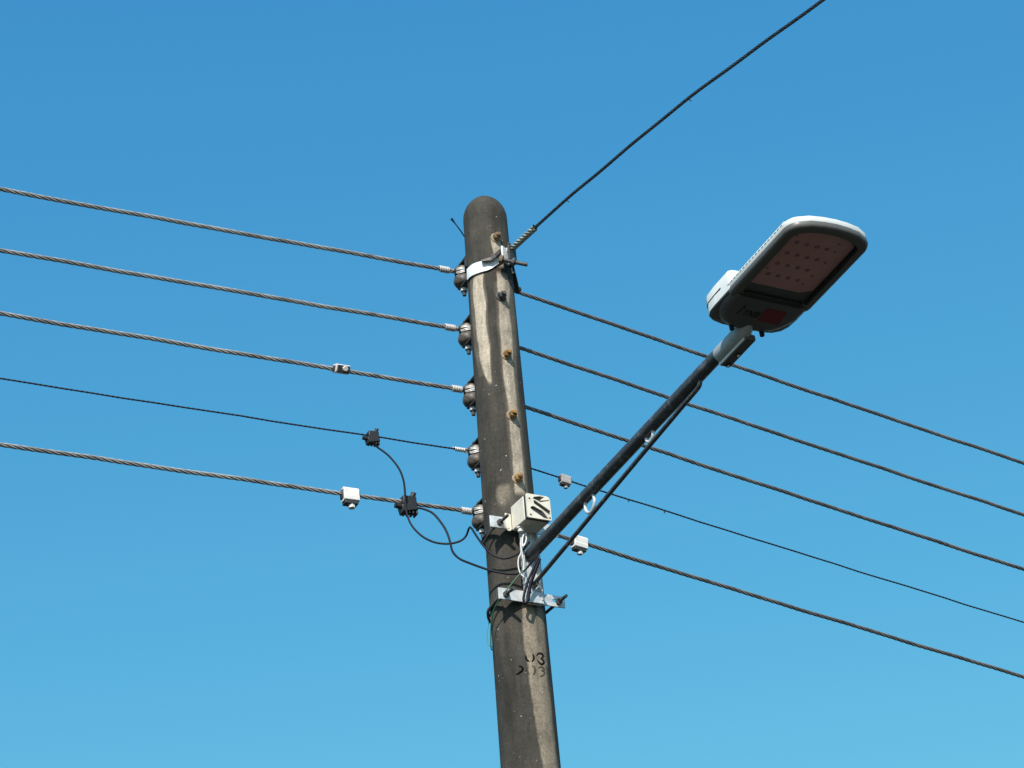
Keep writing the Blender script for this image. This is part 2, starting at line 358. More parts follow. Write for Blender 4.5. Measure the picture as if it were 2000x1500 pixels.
# stencilled numbers
def on_pole_strip(mb, pts, wpx, off=.0012):
    pts = smooth_path([Vector((x, y, 0)) for x, y in pts], 5); vs = []; n = len(pts)
    for i, p in enumerate(pts):
        t = (pts[min(i+1, n-1)]-pts[max(i-1, 0)]).normalized(); nn = Vector((-t.y, t.x, 0)); k = i/(n-1)
        ww = wpx*(.55+.6*math.sin(math.pi*min(max(k, .08), .92)))*(1+.18*math.sin(i*2.1))
        vs += [on_pole(p.x+nn.x*ww/2, p.y+nn.y*ww/2, off), on_pole(p.x-nn.x*ww/2, p.y-nn.y*ww/2, off)]
    return mb.add(vs, [(2*i, 2*i+1, 2*i+3, 2*i+2) for i in range(n-1)])
def z5(pts): return [(900+x/6, 1250+y/6) for x, y in pts]
dg = [('stencil_digit', 'stencil', [[(762, 178), (764, 210), (778, 238), (802, 250)], [(842, 165), (856, 195), (852, 228), (834, 252)]], 2.0),
      ('stencil_digit', 'stencil', [[(890, 182), (903, 161), (932, 155), (960, 170), (962, 196), (935, 218)], [(935, 216), (966, 236), (972, 264), (952, 284), (922, 268), (900, 234)]], 2.0),
      ('stencil_digit', 'stencil_dark', [[(682, 305), (712, 314), (726, 342), (706, 370), (672, 393), (650, 406)]], 2.2),
      ('stencil_digit', 'stencil_faded', [[(790, 308), (776, 338), (782, 370), (800, 394)], [(838, 300), (866, 322), (872, 352), (862, 388), (850, 404)]], 1.9),
      ('stencil_digit', 'stencil_faded', [[(908, 326), (936, 312), (968, 326), (974, 346), (944, 356)], [(944, 356), (978, 368), (974, 402), (944, 422), (930, 416)]], 1.5)]
for nm, mm, strokes, wd in dg:
    mb = MB()
    for s_ in strokes: on_pole_strip(mb, z5(s_), wd*1.6)
    mb.build(nm, mm, pole, smooth=0)

# ------------------------------------------------------------ shackle insulators (back left of the pole)
TH = R(27); BACK = azv(360-27)
SZ = [6.872, 6.588, 6.298, 6.014, 5.742]
def ins_pos(z): return P0+BACK*.252+Vector((0, 0, z-.006))
def make_shackle():
    c = ins_pos(SZ[1]); zz = SZ[1]
    root = thing('shackle_insulator', c, '', 'insulator', 'shackle insulators behind the pole')
    body = MB().lathe(c, ZV, [(-.048, .018), (-.047, .027), (-.040, .036), (-.028, .0415), (-.016, .0415), (-.004, .037), (.004, .030), (.011, .0275), (.018, .031), (.024, .037), (.034, .038), (.042, .032), (.045, .018)], 36)
    body.build('porcelain_body', 'porcelain', root, smooth=50)
    side = Vector((BACK.y, -BACK.x, 0)); rp = rad(zz)
    sm = MB(); wd = .019
    path = [(rp-.252+.002, -.062), (rp-.252+.012, -.062), (rp-.252+.03, -.058), (-.03, -.053), (.022, -.051)]
    for sgn in (1, -1):
        pts = [c+BACK*a+ZV*(-b*sgn) for a, b in path]; th = .003
        vs = []
        for p in pts: vs += [p+side*wd+ZV*th, p-side*wd+ZV*th, p-side*wd-ZV*th, p+side*wd-ZV*th]
        fs = []
        for i in range(len(pts)-1):
            for k in range(4): fs.append((i*4+k, i*4+(k+1) % 4, i*4+4+(k+1) % 4, i*4+4+k))
        fs += [(0, 1, 2, 3), (len(vs)-4, len(vs)-3, len(vs)-2, len(vs)-1)]; sm.add(vs, fs)
    sm.box(c+BACK*(rp-.252+.004), (BACK, side, ZV), (.004, wd, .064))
    sm.build('strap', 'strap', root)
    pn = MB().lathe(c+ZV*-.092, ZV, [(0, .0075), (.002, .0085), (.15, .0085), (.152, .007)], 14); pn.build('pin', 'galv_dark', root)
    nt_ = hexnut(MB(), c+ZV*-.072, ZV, .0165, .016); nt_.build('nut', 'galv', root, bevel=.0015)
    hd = hexnut(MB(), c+ZV*.055, ZV, .0165, .011); hd.build('pin_head', 'galv_dark', root)
    return root
sh = make_shackle()
LAB = ['topmost brown porcelain shackle insulator beside the pale band clamp', 'second porcelain shackle insulator from the pole top, below the band clamp',
       'middle of the five porcelain shackle insulators, holding the wire with one clamp', 'fourth porcelain shackle insulator down, holding the thin left wire',
       'lowest porcelain shackle insulator, holding the thick wire just above the loose black cable']
for i, z in enumerate(SZ):
    o = sh if i == 1 else copy_tree(sh, loc=ins_pos(z))
    o['label'] = LAB[i]

# ------------------------------------------------------------ line wires
def fit_line(px, origin, az):
    d = azv(az); n = Vector((d.y, -d.x, 0)); s, z = [], []
    for x, y in px:
        p = on_plane(x, y, origin, n); s.append((p-origin).dot(d)); z.append(p.z)
    k, c = np.polyfit(s, z, 1); return d, k, c
LEFT = [[(872, 527), (435, 450), (300, 426), (0, 372)], [(888, 641), (500, 577), (300, 542), (0, 491)], [(905, 762), (790, 744), (650, 720), (170, 640), (0, 617)], [(905, 879), (630, 838), (0, 742)], [(912, 999), (640, 959), (0, 871)]]
RIGHT = [[(1014, 568), (1330, 682.5), (1372, 695), (1700, 807), (2000, 908)], [(1014, 678), (1121, 714), (1299, 776), (1400, 809), (1700, 909), (2000, 1010)], [(1028, 795), (1223, 860), (1400, 919), (1700, 1018), (1950, 1100)], [(1038, 914), (1142, 949), (1210, 971), (1400, 1031), (2000, 1220)], [(1092, 1047), (1650, 1218), (2000, 1327)]]
LL = ['topmost thick twisted aluminium wire on the left, ending beside the band clamp', 'second thick twisted wire from the top on the left side, no clamps on it',
      'third thick twisted wire on the left with a small grey clamp', 'thin dark wire on the left carrying a small black connector', 'lowest thick twisted wire on the left, with a grey clamp and a black connector']
RL = ['topmost thick twisted wire on the right, passing just under the lamp collar', 'second thick twisted wire on the right, crossing above the upper arm ring', 'third thick twisted wire on the right, crossing at the upper arm ring',
      'thin dark wire on the right behind the lamp arm, with a tiny grey clamp', 'lowest thick twisted wire on the right, with a grey clamp near the brace']
def wire_fn(o, d, k, c, cur):
    sg = 1 if d.x > 0 else -1
    return lambda s: Vector((o.x+d.x*s, o.y+d.y*s, c+k*s+cur*s*s))
WF = {}
def barb(mb, p, d, up_=.012):
    p = Vector(p); mb.tube(smooth_path([p, p+Vector(d)*.006+ZV*(-up_*.6), p+Vector(d)*.002+ZV*(-up_)], 4), .0024, 6)
for side, data, labs in ((-1, LEFT, LL), (1, RIGHT, RL)):
    for i, px in enumerate(data):
        ip = ins_pos(SZ[i]); az = 63 if side < 0 else 57
        off = azv(az)*0 + BACK*.024
        o = Vector((ip.x, ip.y, 0))+off*(1 if True else 0)
        d, k, c = fit_line(px, o, az)
        fn = wire_fn(o, d, k, c, .0015); WF[(side, i)] = (fn, d)
        thin = i == 3; Rw = .0042 if thin else (.0094 if side < 0 else .0090)
        s0 = .03*side if side < 0 else .03
        ss = [s0+(side*v) for v in (0, .2, .5, 1, 2, 3, 4, 6, 8, 10, 13, 16)]
        ss = list(np.arange(s0, s0+side*16, side*.12)); rk = random.Random(i*7+side)
        p1, p2, p3 = rk.uniform(0, 6), rk.uniform(0, 6), rk.uniform(0, 6)
        pts = [fn(s)+ZV*(.0011*math.sin(s*9.1+p1)+.0007*math.sin(s*21+p2))*min(1, abs(s)*2)+Vector((0, 1, 0))*.001*math.sin(s*13+p3) for s in ss]
        # dead end: the wire turns round the insulator groove
        mb = MB()
        stranded(mb, pts, Rw, .20 if not thin else .09, step=.020 if not thin else .02)
        gr = [ip+ZV*.011+Vector((math.sin(q), math.cos(q), 0))*.031 for q in np.linspace(0, 2*math.pi, 15)[:-1]]
        root = thing('thin_line_wire' if thin else 'line_wire', fn(s0), labs[i], 'overhead wire', 'thick wires strung from the pole' if not thin else 'thin wires strung from the pole')
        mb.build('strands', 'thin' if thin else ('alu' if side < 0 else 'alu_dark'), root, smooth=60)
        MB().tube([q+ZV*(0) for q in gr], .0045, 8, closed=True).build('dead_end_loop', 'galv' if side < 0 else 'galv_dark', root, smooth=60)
        if side < 0:
            tw = MB(); fd = (fn(-.3)-fn(0)).normalized(); a1 = fd.cross(ZV).normalized(); b1 = fd.cross(a1)
            st = {0: .052, 1: .045, 2: .034, 3: .040, 4: .030}[i]; turns = 6; nn_ = 12*turns; hp = []
            rr = Rw+.0028
            for q in range(nn_+1):
                an = 2*math.pi*q/12; hp.append(fn(-st)+fd*(.046*q/nn_)+(a1*math.cos(an)+b1*math.sin(an))*rr)
            hp.append(hp[-1]+fd*.004+ZV*.013)
            tw.tube(hp, .0030, 6)
            # ties from the wrap round the groove
            for sg in (-1, 1):
                for e_ in (0, .006):
                    tw.tube(smooth_path([fn(-st)+b1*sg*.009, fn(-.02)+b1*sg*(.012-e_)+ZV*.006*sg, ip+ZV*(.012+.009*sg+e_)+azv(215)*.037, ip+ZV*(.012+.006*sg+e_)+azv(160)*.036, ip+ZV*(.012+.006*sg)+azv(100)*.036], 5), .0028, 6)
            tw.build('tie_wire', 'alu_white', root, smooth=60)
# little snipped ends on some wires
fn, d = WF[(1, 3)]
for s_, key in ((.74, (1, 3)), (.92, (1, 3)), (.98, (1, 0)), (-1.97, (-1, 3))):
    f2, d2 = WF[key]; mb = MB(); barb(mb, f2(s_), d2)
    par = [o for o in bpy.data.objects if o.get('label') == (RL if key[0] > 0 else LL)[key[1]]][0]
    mb.build('wire_tail', 'thin', par)
def s_at(key, x):
    f2, d2 = WF[key]; lo, hi = (0, 8) if key[0] > 0 else (-8, 0)
    def px_of(s):
        v = f2(s)-CAM; return 1000+FPX*v.dot(rt)/v.dot(fw)
    for _ in range(50):
        m_ = (lo+hi)/2
        if px_of(m_) < x: lo = m_
        else: hi = m_
    return lo

# ------------------------------------------------------------ small clamps on the wires
def grey_clamp(key, x, size, rot, label, ln=.062, hh=.058, mm='conn'):
    f2, d2 = WF[key]; s = s_at(key, x); p = f2(s); t = (f2(s+.05)-f2(s-.05)).normalized()
    outw = Vector((t.y, -t.x, 0)).normalized()       # towards the road
    if outw.dot(Vector((0, -1, 0))) < 0: outw = -outw
    upv = outw.cross(t).normalized(); upv = upv if upv.z > 0 else -upv
    q = Matrix.Rotation(R(rot), 3, t); o_, u_ = q @ outw, q @ upv
    r_ = thing('wire_clamp', p, label, 'clamp', 'grey clamps on the wires'); k = size
    cap = MB(); L2 = ln*k/2; H = hh*k
    # folded body: roof over the wire and front wall
    prof = [(-.016, .012), (-.010, .022), (.014, .022), (.021, .014), (.0215, -.010), (.024, -.014), (.024, -.030), (.017, -.034), (-.010, -.034), (-.016, -.026)]
    vs = [p+t*(sg*L2)+o_*(a*k)+u_*(b*k) for sg in (-1, 1) for a, b in prof]; n = len(prof)
    cap.add(vs, [tuple(range(n)), tuple(range(n, 2*n))[::-1]]+[(i, (i+1) % n, (i+1) % n+n, i+n) for i in range(n)])
    cap.build('body', mm, r_, smooth=30, bevel=.0015)
    MB().box(p+o_*.004*k+u_*(-.039*k), (t, o_, u_), (L2*.86, .016*k, .0055*k)).build('lower_jaw', 'conn_dark', r_, bevel=.002)
    for sg in (-1, 1):
        MB().box(p+t*(sg*(L2+.002))+o_*.002*k+u_*(-.005*k), (t, o_, u_), (.003, .013*k, .017*k)).build('end_jaw', 'conn_dark', r_, bevel=.002)
    b = MB(); hexnut(b, p+o_*.006*k+u_*(-.058*k)+t*.004, u_, .013*k, .015*k); b.build('bolt_head', mm, r_, bevel=.0015)
grey_clamp((-1, 4), 683, 1.08, 0, 'larger pale grey clamp hanging on the lowest left wire, left of the black connector', .060)
grey_clamp((-1, 2), 665, .9, -62, 'flat grey clamp tilted on the third left wire, dark side showing', .066)
grey_clamp((1, 3), 1103, .74, 4, 'smallest grey clamp, on the thin right wire between pole and arm', .062, mm='conn_dim')
grey_clamp((1, 4), 1131, .98, 6, 'grey clamp with a bolt underneath on the lowest right wire beside the brace', .064)

def ipc(key, x, k, label, dz=0):
    f2, d2 = WF[key]; s = s_at(key, x); p = f2(s)+ZV*dz; t = (f2(s+.05)-f2(s-.05)).normalized()
    o_ = Vector((t.y, -t.x, 0)).normalized(); o_ = -o_ if o_.y > 0 else o_; u_ = ZV
    r_ = thing('tap_connector', p, label, 'connector', 'black tap connectors on the left wires')
    b = MB(); b.box(p+u_*(.004*k)+o_*.004*k, (t, o_, u_), (.024*k, .018*k, .017*k)); b.build('upper_jaw', 'ipc', r_, bevel=.004*k)
    b = MB(); b.box(p-u_*.024*k+o_*.010*k+t*-.004*k, ((t+u_*.25), o_, (u_-t*.25)), (.027*k, .020*k, .013*k))
    for q in range(4): b.box(p+t*((-.018+.013*q)*k)-u_*.039*k+o_*.010*k, (t, o_, u_), (.0035*k, .016*k, .007*k))
    b.build('lower_jaw', 'ipc', r_, bevel=.003*k)
    b = MB(); b.tube([p-u_*.020*k-t*.024*k+o_*.012*k, p-u_*.016*k-t*.050*k+o_*.012*k], .0095*k, 12); b.build('end_cap', 'ipc', r_)
    ba = (o_*.45+u_+t*.25).normalized(); pb = p+u_*.016*k+t*.012*k+o_*.008*k
    b = MB().lathe(pb, ba, [(0, .012*k), (.008*k, .012*k)], 16); b.build('bolt_collar', 'ipc', r_)
    b = hexnut(MB(), pb+ba*.007*k, ba, .0098*k, .016*k); b.build('bolt_head', 'galv_dark', r_, bevel=.001)
    return p
pi1 = ipc((-1, 3), 727, .92, 'small black connector clipped on the thin left wire', -.004)
pi2 = ipc((-1, 4), 796, 1.22, 'larger ribbed black connector clamped on the lowest left wire', -.006)

# ------------------------------------------------------------ stay wire to upper right and band clamp
ST0 = at_y(994, 491, 8.225)
SA = azv(146.5); SN = Vector((SA.y, -SA.x, 0))
sp = [on_plane(x, y, ST0, SN) for x, y in ((1047, 443), (1108, 391), (1181, 327), (1267, 251), (1344, 194), (1607, 1))]
ss = [(p-ST0).dot(SA) for p in sp]; zz = [p.z for p in sp]; kq = np.polyfit([0]+ss, [ST0.z]+zz, 2, w=[3]+[1]*6)
def stay_pt(s): 
    kk = max(min(kq[0], .01), -.05); 
    if s <= 2.2: return Vector((ST0.x+SA.x*s, ST0.y+SA.y*s, float(np.polyval(kq, s))))
    z2 = float(np.polyval(kq, 2.2)); sl2 = 2*kq[0]*2.2+kq[1]
    return Vector((ST0.x+SA.x*s, ST0.y+SA.y*s, z2+sl2*(s-2.2)))
stay = thing('stay_wire', ST0, 'dark twisted steel stay wire rising to the upper right, with pale wrapped end', 'stay wire')
mb = MB(); stranded(mb, [stay_pt(s)+ZV*(.0022*math.sin(s*6.3)+.0014*math.sin(s*14.7+1))*min(1, max(0, s-.25)*4) for s in [.03+.06*i for i in range(200)]], .0068, .13, step=.014); mb.build('strands', 'stay', stay, smooth=60)
for x in (1108, 1347):
    q = stay_pt([s for s in np.linspace(.1, 2, 400) if (lambda v: 1000+FPX*v.dot(rt)/v.dot(fw))(stay_pt(s)-CAM) < x][-1])
    mb = MB(); mb.tube(smooth_path([q, q+Vector((.003, 0, -.008)), q+Vector((.008, 0, -.014))], 4), .002, 6); mb.build('wire_tail', 'stay', stay)
mb = MB(); stranded(mb, [stay_pt(s) for s in np.linspace(-.005, .205, 16)], .0145, .11, ns=5, step=.006, nsec=8); 
mb.tube([stay_pt(0), stay_pt(.2)], .009, 10); mb.build('wrapped_grip', 'grip', stay, smooth=60)
# thimble loop round the clamp bolt
lp = []
c0 = ST0-SA*.022
for q in np.linspace(R(-150), R(150), 16): lp.append(c0+(SA*math.cos(q)*.024+ZV*math.sin(q)*.020))
MB().tube(lp, .006, 8).build('eye_loop', 'band', stay, smooth=60)

bz = 6.80
band = thing('band_clamp', (PX, PY, bz), 'pale zinc band clamp bolted around the pole top, tilted, anchoring the stay wire', 'clamp')
# band strip on the pole surface, following the photographed edges
def strip(mb, top, bot, off0, off1, n=26):
    t_ = smooth_path([Vector((x, y, 0)) for x, y in top], 6); b_ = smooth_path([Vector((x, y, 0)) for x, y in bot], 6)
    def samp(P, k):
        f = k*(len(P)-1); i = min(int(f), len(P)-2); return P[i].lerp(P[i+1], f-i)
    vs = []
    for i in range(n+1):
        a, b = samp(t_, i/n), samp(b_, i/n)
        vs += [on_pole(a.x, a.y, off0), on_pole(b.x, b.y, off0), on_pole(b.x, b.y, off1), on_pole(a.x, a.y, off1)]
    fs = []
    for i in range(n):
        for k in range(4): fs.append((i*4+k, i*4+(k+1) % 4, i*4+4+(k+1) % 4, i*4+4+k))
    fs += [(0, 1, 2, 3), (4*n, 4*n+1, 4*n+2, 4*n+3)]; return mb.add(vs, fs)
def zz1(l): return [(850+x/6, 370+y/6) for x, y in l]
mb = MB(); strip(mb, zz1([(368, 935), (440, 872), (530, 842), (640, 822), (715, 800), (765, 765)]), zz1([(372, 1062), (430, 1010), (535, 968), (640, 935), (725, 880), (790, 835)]), .001, .008)
mb.build('front_band', 'band', band, smooth=50)
# rest of the ring behind the pole
bk = []
tilt = lambda a: bz+.006+.028*math.sin(a)
for q in np.linspace(R(62), R(292), 30): bk.append((q, tilt(q)))
mb = MB(); vs = []; fs = []
for q, z in bk:
    for r_, dz in ((.003, .02), (.003, -.02), (.008, -.02), (.008, .02)): vs.append(Vector((PX+math.sin(q)*(rad(z)+r_), PY-math.cos(q)*(rad(z)+r_), z+dz)))
for i in range(len(bk)-1):
    for k in range(4): fs.append((i*4+k, i*4+(k+1) % 4, i*4+4+(k+1) % 4, i*4+4+k))
fs += [(0, 1, 2, 3), (len(vs)-4, len(vs)-3, len(vs)-2, len(vs)-1)]
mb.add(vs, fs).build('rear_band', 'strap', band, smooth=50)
# folded upper flange standing off the band, dark below
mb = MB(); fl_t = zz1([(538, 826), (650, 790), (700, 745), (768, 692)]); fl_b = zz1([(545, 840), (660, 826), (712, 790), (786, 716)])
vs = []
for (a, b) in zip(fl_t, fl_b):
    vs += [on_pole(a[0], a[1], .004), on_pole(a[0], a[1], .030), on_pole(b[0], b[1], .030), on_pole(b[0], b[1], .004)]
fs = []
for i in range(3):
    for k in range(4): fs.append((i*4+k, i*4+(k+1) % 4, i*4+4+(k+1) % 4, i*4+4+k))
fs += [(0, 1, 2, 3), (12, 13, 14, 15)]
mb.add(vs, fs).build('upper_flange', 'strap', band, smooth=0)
ED = Vector((.86, -.50, .04)).normalized()
ec = on_pole(985, 503, .018)
mb = MB(); sn_ = ED.cross(ZV).normalized()
mb.box(ec+sn_*.000+Vector((.004, -.012, .002)), (ED, sn_, ZV), (.004, .024, .036)); mb.build('clamp_ear', 'band', band, bevel=.002)
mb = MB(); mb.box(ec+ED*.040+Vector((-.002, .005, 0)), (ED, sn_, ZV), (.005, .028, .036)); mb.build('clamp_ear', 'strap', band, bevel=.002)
bp0 = at_y(975, 506, 8.19); bp1 = at_y(1030, 517, 8.19)
MB().tube([bp0, bp1], .0085, 12).build('clamp_bolt', 'galv_dark', band)
bd = (bp1-bp0).normalized()
hexnut(MB(), bp0+bd*.002, bd, .020, .014).build('bolt_head', 'rust_dark', band, bevel=.002)
hexnut(MB(), at_y(1000, 511, 8.19), bd, .018, .014).build('nut', 'galv_dark', band, bevel=.002)
# side strap down to the first right wire
sp_ = [at_y(1000, 516, 8.26), at_y(1004, 532, 8.29), at_y(1008, 548, 8.33), at_y(1012, 566, 8.42)]
vs = []
for p in sp_: vs += [p+Vector((-.012, 0, 0)), p+Vector((.006, 0, 0)), p+Vector((.006, .03, 0)), p+Vector((-.012, .03, 0))]
fs = []
for i in range(3):
    for k in range(4): fs.append((i*4+k, i*4+(k+1) % 4, i*4+4+(k+1) % 4, i*4+4+k))
fs += [(0, 1, 2, 3), (12, 13, 14, 15)]
MB().add(vs, fs).build('side_strap', 'strap', band)
q = at_y(1012, 565, 8.46); MB().tube([q-WV*.025, q+WV*.010], .011, 12).build('strap_bolt', 'strap', band)
q = at_y(1002, 541, 8.24); MB().tube([at_y(999, 524, 8.24), at_y(1001.5, 534, 8.235), at_y(1005, 531, 8.235)], .0025, 6).build('split_pin', 'galv', band)
# loose tail of strap wire behind the top left of the pole
tl = [at_y(907, 462, 8.33), at_y(899, 450, 8.30), at_y(890, 438, 8.29), at_y(881.5, 427, 8.28)]
o = MB().tube(smooth_path(tl, 5), [.0028]*12+[.0036, .0046, .0054, .0058], 8).build('strap_tail', 'pvc_black', loc=tl[0])
tag(o, 'short dark wire tail sticking out left of the pole top', 'wire')

# ------------------------------------------------------------ street lamp
lamp = thing('street_lamp', A(.13, 0, 5.25), 'grey street lamp with LED head on a long braced pipe arm', 'street lamp')
TILT = math.atan(.0935)
LA = (AX*math.cos(TILT)+ZV*math.sin(TILT)).normalized(); LN = LA.cross(WV).normalized(); LN = LN if LN.z > 0 else -LN
def armpt(a): return A(a, 0, 5.396+.0935*(a-.171))
MB().tube([armpt(.135), armpt(.6), armpt(1.1), armpt(1.60)], .0242, 24).build('arm_pipe', 'arm', lamp)
# brace
def armpl(x, y): return on_plane(x, y, P0, WV)
br = [armpl(*q) for q in ((1043, 1141), (1119, 1050), (1182, 974), (1263, 877), (1337, 789), (1355, 768), (1365, 755), (1367, 744), (1363, 731))]
MB().tube(smooth_path(br, 4), .0085, 12).build('brace_rod', 'arm', lamp)
def ring(x, y, rz, mm):
    c = armpl(x, y); pts = []
    for q in np.linspace(0, 2*math.pi, 25)[:-1]: pts.append(c+AX*(math.cos(q)*rz*.95)+ZV*(math.sin(q)*rz))
    MB().tube(pts, .0062, 10, closed=True).build('spacer_ring', mm, lamp)
ring(1152, 983, .036, 'galv'); ring(1268.5, 850, .025, 'galv')
# post and plates
def bar(a0, a1, w0, w1, z0, z1, holes=()):
    return MB().plate([(w0, z0), (w1, z0), (w1, z1), (w0, z1)], holes, lambda x, y, d: A(d, x, y), a0, a1)
def slot(cx, cz, hw, hh, n=10):
    return [(cx+hw*math.cos(q)+(.0), cz+hh*math.sin(q)) for q in np.linspace(0, 2*math.pi, n+1)[:-1]]
bar(.112, .119, -.142, .142, 5.200, 5.246, [slot(-.108, 5.222, .014, .008), slot(.100, 5.224, .014, .008)]).build('lower_plate', 'galv', lamp, smooth=0, bevel=.001)
bar(.108, .115, -.152, .140, 5.500, 5.548, [slot(-.110, 5.524, .014, .008), slot(.104, 5.524, .014, .008)]).build('upper_plate', 'galv', lamp, smooth=0, bevel=.001)
mb = MB(); mb.box(A(.1225, .0, 5.37), (AX, WV, ZV), (.003, .034, .178))
for sg in (-1, 1): mb.box(A(.131, sg*.0325, 5.375), (AX, WV, ZV), (.0115, .003, .168))
mb.build('mounting_channel', 'galv', lamp, bevel=.001)
mb = MB(); mb.box(A(.136, 0, 5.216), (AX, WV, ZV), (.003, .038, .022)); mb.box(A(.128, 0, 5.236), (AX, WV, ZV), (.010, .030, .003)); mb.build('foot_plate', 'galv', lamp, bevel=.001)
mb = MB(); mb.box(A(.150, 0, 5.262), (AX, WV, ZV), (.020, .005, .010)); mb.build('brace_lug', 'galv_dark', lamp, bevel=.001)
def ubolt(z, wleg, name, drop=0):
    rp = rad(z)+.008; pts = [A(.182, -wleg, z), A(.12, -wleg, z), A(.02, -wleg*1.01, z-drop*.6)]
    for q in np.linspace(R(180), R(360), 14)[1:-1]:
        pts.append(A(math.sin(q)*rp, math.cos(q)*wleg*1.01, z-drop))
    pts += [A(.02, wleg*1.01, z-drop*.6), A(.12, wleg, z), A(.182, wleg, z)]
    MB().tube(pts, .0062, 10).build(name, 'galv_dark', lamp)
    for sg in (-1, 1):
        zz_ = z
        hexnut(MB(), A(.119 if z < 5.4 else .115, sg*wleg, zz_), AX, .014, .010).build('nut', 'galv_dark', lamp, bevel=.001)
ubolt(5.220, .113, 'u_bolt', .0); ubolt(5.522, .112, 'u_bolt', .0)

# lamp head
O = armpt(1.652)-LN*.009
HO = .02      # head centre across
def L(a, ww, n): return O+LA*a+WV*ww+LN*n
def outline_rim(ins=0):
    pts = []
    hw = .158-ins; a0, a1 = .168+ins, .602-ins
    def arc(ca, cw, r, q0, q1, n, ry=None):
        for q in np.linspace(q0, q1, n): pts.append((ca+math.cos(q)*r, cw+math.sin(q)*(ry or r)))
    rf = max(.060-ins*.8, .01); rn = max(.03-ins*.5, .006)
    arc(a0+rn, -hw+rn, rn, R(180), R(270), 5)
    pts.append(((a0+a1)/2, -hw))
    arc(a1-.020-rf, -hw+rf, rf, R(270), R(342), 9)
    for t_ in (-.6, -.3, 0, .3, .6): pts.append((a1-.020*(t_/.6)**2*.55, t_*(hw-rf*.7)/.6*.8))
    arc(a1-.020-rf, hw-rf, rf, R(18), R(90), 9)
    pts.append(((a0+a1)/2, hw))
    arc(a0+rn, hw-rn, rn, R(90), R(180), 5)
    return pts
def outline_box(ins=0):
    base = [(.024, -.040), (.029, -.072), (.042, -.100), (.066, -.124), (.100, -.142), (.14, -.150), (.235, -.150)]
    base = base+[(a, -w_) for a, w_ in reversed(base)]
    out = []
    for a, w_ in base: out.append((a+(ins if a < .12 else (-ins if a > .2 else 0)), w_-math.copysign(min(ins, abs(w_)), w_)))
    return out
def outline_case(ins=0):
    base = [(.018, -.045), (.018, -.085), (.024, -.118), (.040, -.142), (.066, -.154), (.11, -.157), (.195, -.157)]
    base = base+[(a, -w_) for a, w_ in reversed(base)]
    return [(a+(ins if a < .10 else 0), w_-math.copysign(min(ins, abs(w_)), w_)) for a, w_ in base]
def outline_mix(t):
    ins = max(0, t-1); t = min(t, 1)
    return [((1-t)*min(a0, .195)+t*a1, (1-t)*b0+t*b1) for (a0, b0), (a1, b1) in zip(outline_box(0), outline_case(ins))]
def loft(levels, fnout, cap=True):
    mb = MB(); vs = []; n = None
    for z, ins in levels:
        o_ = fnout(ins); n = len(o_); vs += [L(a, w_, z) for a, w_ in o_]
    fs = []
    for i in range(len(levels)-1):
        for k in range(n): fs.append((i*n+k, i*n+(k+1) % n, (i+1)*n+(k+1) % n, (i+1)*n+k))
    if cap: fs += [tuple(range(n))[::-1], tuple((len(levels)-1)*n+k for k in range(n))]
    return mb.add(vs, fs)
head = loft([(.022, .004), (.030, .001), (.040, .001), (.048, .010), (.056, .028), (.061, .050), (.063, .06)], outline_rim).build('lamp_housing', 'shell', lamp, smooth=35)
# frame of the glass: ring open in the middle
mb = MB(); o1, o2, i1 = outline_rim(.001), outline_rim(.010), outline_rim(.034); n = len(o1)
glass_in = []
for k, (a, w_) in enumerate(i1): glass_in.append((a+(.008 if a < .25 else 0), w_))
vs = [L(a, w_, .021) for a, w_ in o1]+[L(a, w_, .010) for a, w_ in outline_rim(0)]+[L(a, w_, .002) for a, w_ in outline_rim(.004)]+[L(a, w_, -.001) for a, w_ in o2]+[L(a, w_, -.001) for a, w_ in glass_in]+[L(a, w_, .012) for a, w_ in glass_in]
fs = []
for i in range(5):
    for k in range(n): fs.append((i*n+k, i*n+(k+1) % n, (i+1)*n+(k+1) % n, (i+1)*n+k))
mb.add(vs, fs).build('glass_frame', 'bezel', lamp, smooth=50)
gi = glass_in; mb = MB(); vs = [L(a, w_, .0035) for a, w_ in gi]+[L(a, w_, .0075) for a, w_ in gi]; mb.add(vs, [tuple(range(n)), tuple(range(n, 2*n))[::-1]]+[(k, (k+1) % n, (k+1) % n+n, k+n) for k in range(n)]); mb.build('glass_pane', 'glass', lamp, smooth=0)
# interior tray with board
mb = MB(); gt = [(a, w_) for a, w_ in gi]; mb.add([L(a, w_, .0205) for a, w_ in outline_rim(.02)], [tuple(range(n))]); mb.build('reflector_tray', 'under', lamp, smooth=0)
bo = [(.252, -.122), (.252, .075), (.275, .118), (.52, .118), (.545, .085), (.556, .02), (.552, -.06), (.535, -.100), (.50, -.122)]
board = MB().plate(bo, [], lambda x, y, d: L(x, y, d), .0150, .0195).build('led_board', 'board', lamp, smooth=0)
for r_ in range(4):
    for c_ in range(5):
        a, w_ = .310+.058*r_, -.118+.0385*c_
        MB().lathe(L(a, w_, .0150), -LN, [(0, .0088), (.0015, .0080), (.0035, .0052), (.0042, .002)], 14).build('led_lens', 'lens', board, smooth=60)
for a, w_ in ((.335, -.098), (.300, .062), (.515, -.100), (.520, .060), (.420, .072), (.425, -.112), (.480, .070), (.345, .070)):
    MB().lathe(L(a, w_, .0150), -LN, [(0, .0048), (.002, .0045)], 8).build('board_screw', 'lens', board)
# gasket line at the near edge
MB().box(L(.206, 0, -.0035), (LA, WV, LN), (.0062, .118, .0032)).build('frame_seal', 'gasket', lamp, bevel=.002)
MB().tube([L(.22, .1235, -.001), L(.42, .1235, -.001), L(.53, .119, -.001)], .0045, 8).build('side_seal', 'gasket', lamp)
